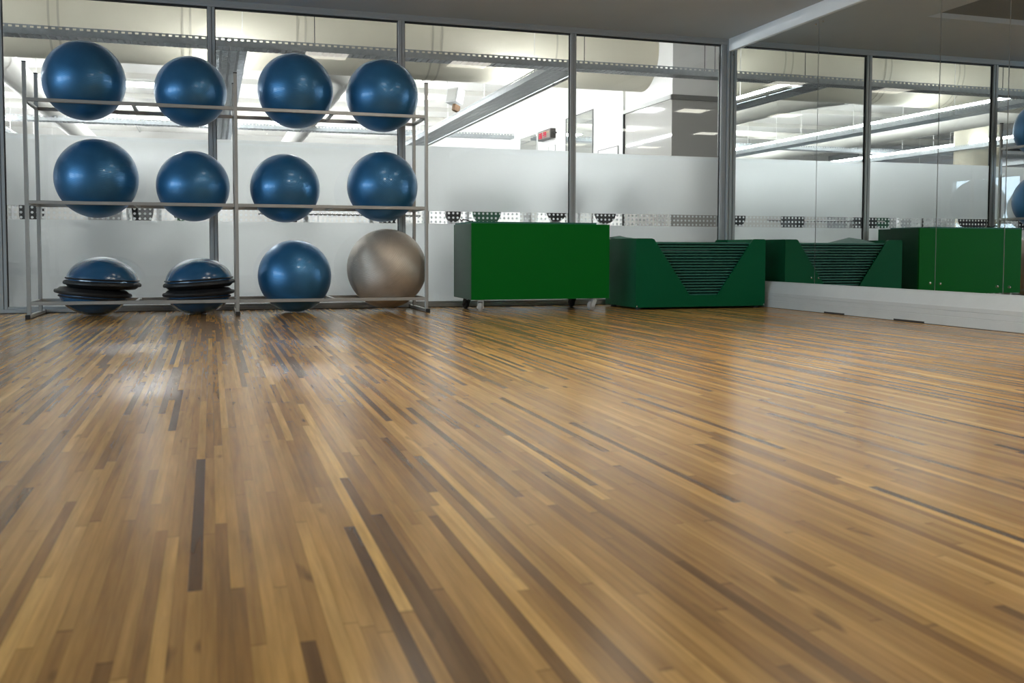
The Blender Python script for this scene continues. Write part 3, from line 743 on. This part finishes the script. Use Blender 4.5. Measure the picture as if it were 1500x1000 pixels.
o = solo('pipe', b, M['duct_white'], True); tag(o, 'white pipe crossing the gym beyond the far tray', 'pipe')
# ceiling light panels of the gym
g0 = None
for i, (x, y) in enumerate([(x, y) for x in (-6.9, -3.2) for y in (6.6, 11.6, 16.8)]):
    lab = 'ceiling light panel in the gym, %s row, %s' % (('near', 'middle', 'far')[i % 3], ('left column', 'column nearest the sign wall')[i // 3])
    if g0 is None:
        g0 = thing('gym_ceiling_light', lab, 'light', (x, y, GZ), 'gym ceiling light panels')
        f = bmesh.new(); box(f, x - .62, x + .62, y - .32, y + .32, GZ - .03, GZ - .0); part('housing', f, M['white'], g0)
        part('diffuser', BOX(x - .6, x + .6, y - .3, y + .3, GZ - .036, GZ - .03), M['gpanel'], g0)
    else:
        t = copy_tree(g0); t.location = (x, y, GZ); t['label'] = lab
# round column and loudspeaker
b = bmesh.new(); tube(b, (-9.1, 6.2, 0), (-9.1, 6.2, GZ), .42, 40)
o = tag(solo('column', b, M['column'], True), 'round beige column in the gym seen in the mirror', 'column', kind='structure')
sp = thing('loudspeaker', 'white wall loudspeaker fixed on the tray above the trolley', 'loudspeaker', (-1.76, 4.9, 2.70))
Ms = Matrix.Translation((-1.79, 4.95, 2.76)) @ Matrix.Rotation(.6, 4, 'Z') @ Matrix.Rotation(.25, 4, 'Y')
b = bmesh.new(); box(b, -.10, .06, -.11, .11, -.0, .22, .012, 2); bmesh.ops.transform(b, matrix=Ms, verts=b.verts); part('cabinet', b, M['frame_white'], sp)
b = bmesh.new(); box(b, -.108, -.10, -.09, .09, .02, .20, .003); bmesh.ops.transform(b, matrix=Ms, verts=b.verts); part('grille', b, M['lighttrim'], sp)
b = bmesh.new(); box(b, -.02, .10, -.03, .03, -.10, 0.0, .004); bmesh.ops.transform(b, matrix=Ms, verts=b.verts); part('bracket', b, M['orange'], sp)

# ------------------------------------------------------------------ gym equipment glimpsed between the films
def machine(x, y, rz, pad, label, padz=0.97, pw=.27):
    t = thing('exercise_machine', label, 'exercise machine', (x, y, 0), 'exercise machines beyond the glass')
    Mx = Matrix.Translation((x, y, 0)) @ Matrix.Rotation(rz, 4, 'Z')
    def P(name, b, m, smooth=False): bmesh.ops.transform(b, matrix=Mx, verts=b.verts); part(name, b, m, t, smooth)
    b = bmesh.new(); box(b, -.30, .30, -.55, -.48, 0, .07, .006); box(b, -.30, .30, .62, .69, 0, .07, .006); box(b, -.05, .05, -.48, .62, 0.0, .07, .006)
    box(b, -.045, .045, .1, .17, .07, 1.38, .006); box(b, -.04, .04, -.42, -.36, .07, .42, .006)
    P('frame', b, M['frame_white'])
    b = bmesh.new(); box(b, -.17, .17, -.50, -.08, .42, .50, .025, 3); P('seat', b, pad, True)
    b = bmesh.new(); n = 14
    pts = [(pw / 2 * math.cos(a), padz + pw / 2 + pw / 2 * math.sin(a)) for a in [PI + PI * k / n for k in range(n + 1)]]
    pts += [(pw / 2 * math.cos(a), 1.28 + pw / 3 * math.sin(a)) for a in [PI * k / n for k in range(n + 1)]]
    prism(b, pts, 'y', 0.02, .09); P('back_pad', b, pad)
    b = bmesh.new()
    for k in range(12): box(b, -.17, .17, .45, .58, .12 + k * .05, .165 + k * .05, .003)
    P('weight_stack', b, M['iron'])
    b = bmesh.new(); box(b, -.24, -.20, .42, .60, 0.07, 1.2, .006); box(b, .20, .24, .42, .60, .07, 1.2, .006); box(b, -.24, .24, .42, .60, 1.2, 1.26, .006); P('tower', b, M['frame_white'])
    b = bmesh.new()
    for s in (-1, 1): tube(b, (s * .10, .1, 1.35), (s * .36, -.1, 1.32), .018, 10); tube(b, (s * .36, -.1, 1.32), (s * .36, -.42, 1.25), .018, 10)
    P('press_arm', b, M['galv'], True)
machine(-2.18, 3.4, .15, M['pad'], 'white gym machine with dark pad seen above the trolley left corner', .94, .20)
machine(-1.45, 4.35, -.1, M['pad_green'], 'gym machine with a green pad seen above the trolley', .92, .42)
machine(-0.98, 2.6, .1, M['pad'], 'gym machine with dark round pad, left of the mullion above the trolley', .945, .26)
machine(-0.12, 3.0, .1, M['pad'], 'gym machine with dark round pad, right of the mullion above the trolley', .93, .30)
machine(-7.35, 3.2, .4, M['pad'], 'gym machine seen at the left edge behind the rack post', .86, .2)
machine(-6.75, 4.2, -.4, M['frame_white'], 'pale gym machine behind the left end of the ball rack', .9, .3)
machine(-6.05, 3.0, 1.2, M['pad'], 'dark gym machine seen below the large ribbed ball', .86, .45)
machine(-5.7, 4.6, .2, M['pad_green'], 'gym machine with a green pad behind the second middle tier ball', .95, .2)
machine(-7.75, 6.2, .4, M['pad'], 'dark-padded gym machine farthest back at the left edge of the glass', .97, .22)
machine(-8.5, 3.6, .4, M['pad'], 'dark gym machine farthest left, seen reflected in the mirror', .86, .5)
bb = thing('barbell', 'loaded barbell on a bench rack behind the ball rack right half', 'barbell', (-3.7, 3.4, 0))
b = bmesh.new(); tube(b, (-4.75, 3.4, 1.02), (-2.65, 3.4, 1.02), .014, 12); part('bar', b, M['chrome'], bb, True)
for x, rr in ((-4.42, .22), (-4.36, .22), (-4.30, .17), (-3.10, .22), (-3.04, .22), (-3.16, .17)):
    b = bmesh.new(); tube(b, (x - .02, 3.4, 1.02), (x + .02, 3.4, 1.02), rr, 32); part('weight_plate', b, M['iron'], bb, True)
b = bmesh.new()
for x in (-4.15, -3.3): box(b, x - .03, x + .03, 3.42, 3.48, 0, 1.1, .004); box(b, x - .03, x + .03, 3.1, 3.8, 0, .05, .004); box(b, x - .02, x + .02, 3.38, 3.42, .98, 1.005)
part('bench_rack', b, M['frame_white'], bb)
b = bmesh.new(); box(b, -3.88, -3.58, 2.5, 3.3, .42, .5, .02, 2); part('bench_pad', b, M['pad'], bb)
b = bmesh.new(); box(b, -3.76, -3.70, 2.55, 3.45, .12, .42, .004); box(b, -3.9, -3.56, 2.55, 2.6, 0, .12, .004); box(b, -4.15, -3.3, 3.43, 3.47, .12, .2); part('bench_frame', b, M['frame_white'], bb)

# ------------------------------------------------------------------ lights
def area(name, loc, rot, sx, sy, power, col):
    l = bpy.data.lights.new(name, 'AREA'); l.shape = 'RECTANGLE'; l.size = sx; l.size_y = sy; l.energy = power; l.color = col
    o = bpy.data.objects.new(name, l); COL.objects.link(o); o.location = loc; o.rotation_euler = rot; return o
for (a, b), e in zip(wins, (140, 140, 140)):
    area('daylight', (XL - .2, (a + b) / 2, 1.62), (0, -PI / 2, 0), 1.4, b - a, e, (0.62, 0.82, 1.0))
w = bpy.data.worlds.new('sky'); SC.world = w; w.use_nodes = True
bg = w.node_tree.nodes['Background']; bg.inputs[0].default_value = (0.62, 0.80, 1.0, 1); bg.inputs[1].default_value = 1.0

# ------------------------------------------------------------------ camera
cam = bpy.data.cameras.new('camera'); co = bpy.data.objects.new('camera', cam); COL.objects.link(co)
cam.sensor_width = 36.0; cam.sensor_fit = 'HORIZONTAL'; cam.lens = 1411.545 * 36 / 1500
cam.shift_y = -(500 - 436.934) / 1500
CAMLOC = (-5.33455, -9.31060, 0.56000)
R_, U_, F_ = Vector((0.954528, -0.298111, 0.002450)), Vector((0.012508, 0.048257, 0.998757)), Vector((0.297859, 0.953311, -0.049791))
co.matrix_world = Matrix(((R_[0], U_[0], -F_[0], CAMLOC[0]), (R_[1], U_[1], -F_[1], CAMLOC[1]), (R_[2], U_[2], -F_[2], CAMLOC[2]), (0, 0, 0, 1)))
cam.clip_start = 0.02; cam.clip_end = 200
cam.dof.use_dof = True; cam.dof.focus_distance = 8.9; cam.dof.aperture_fstop = 5.6
SC.camera = co
SC.view_settings.view_transform = 'Standard'; SC.view_settings.look = 'None'; SC.view_settings.gamma = 1; SC.view_settings.exposure = 0.0
SC.view_settings.use_curve_mapping = False
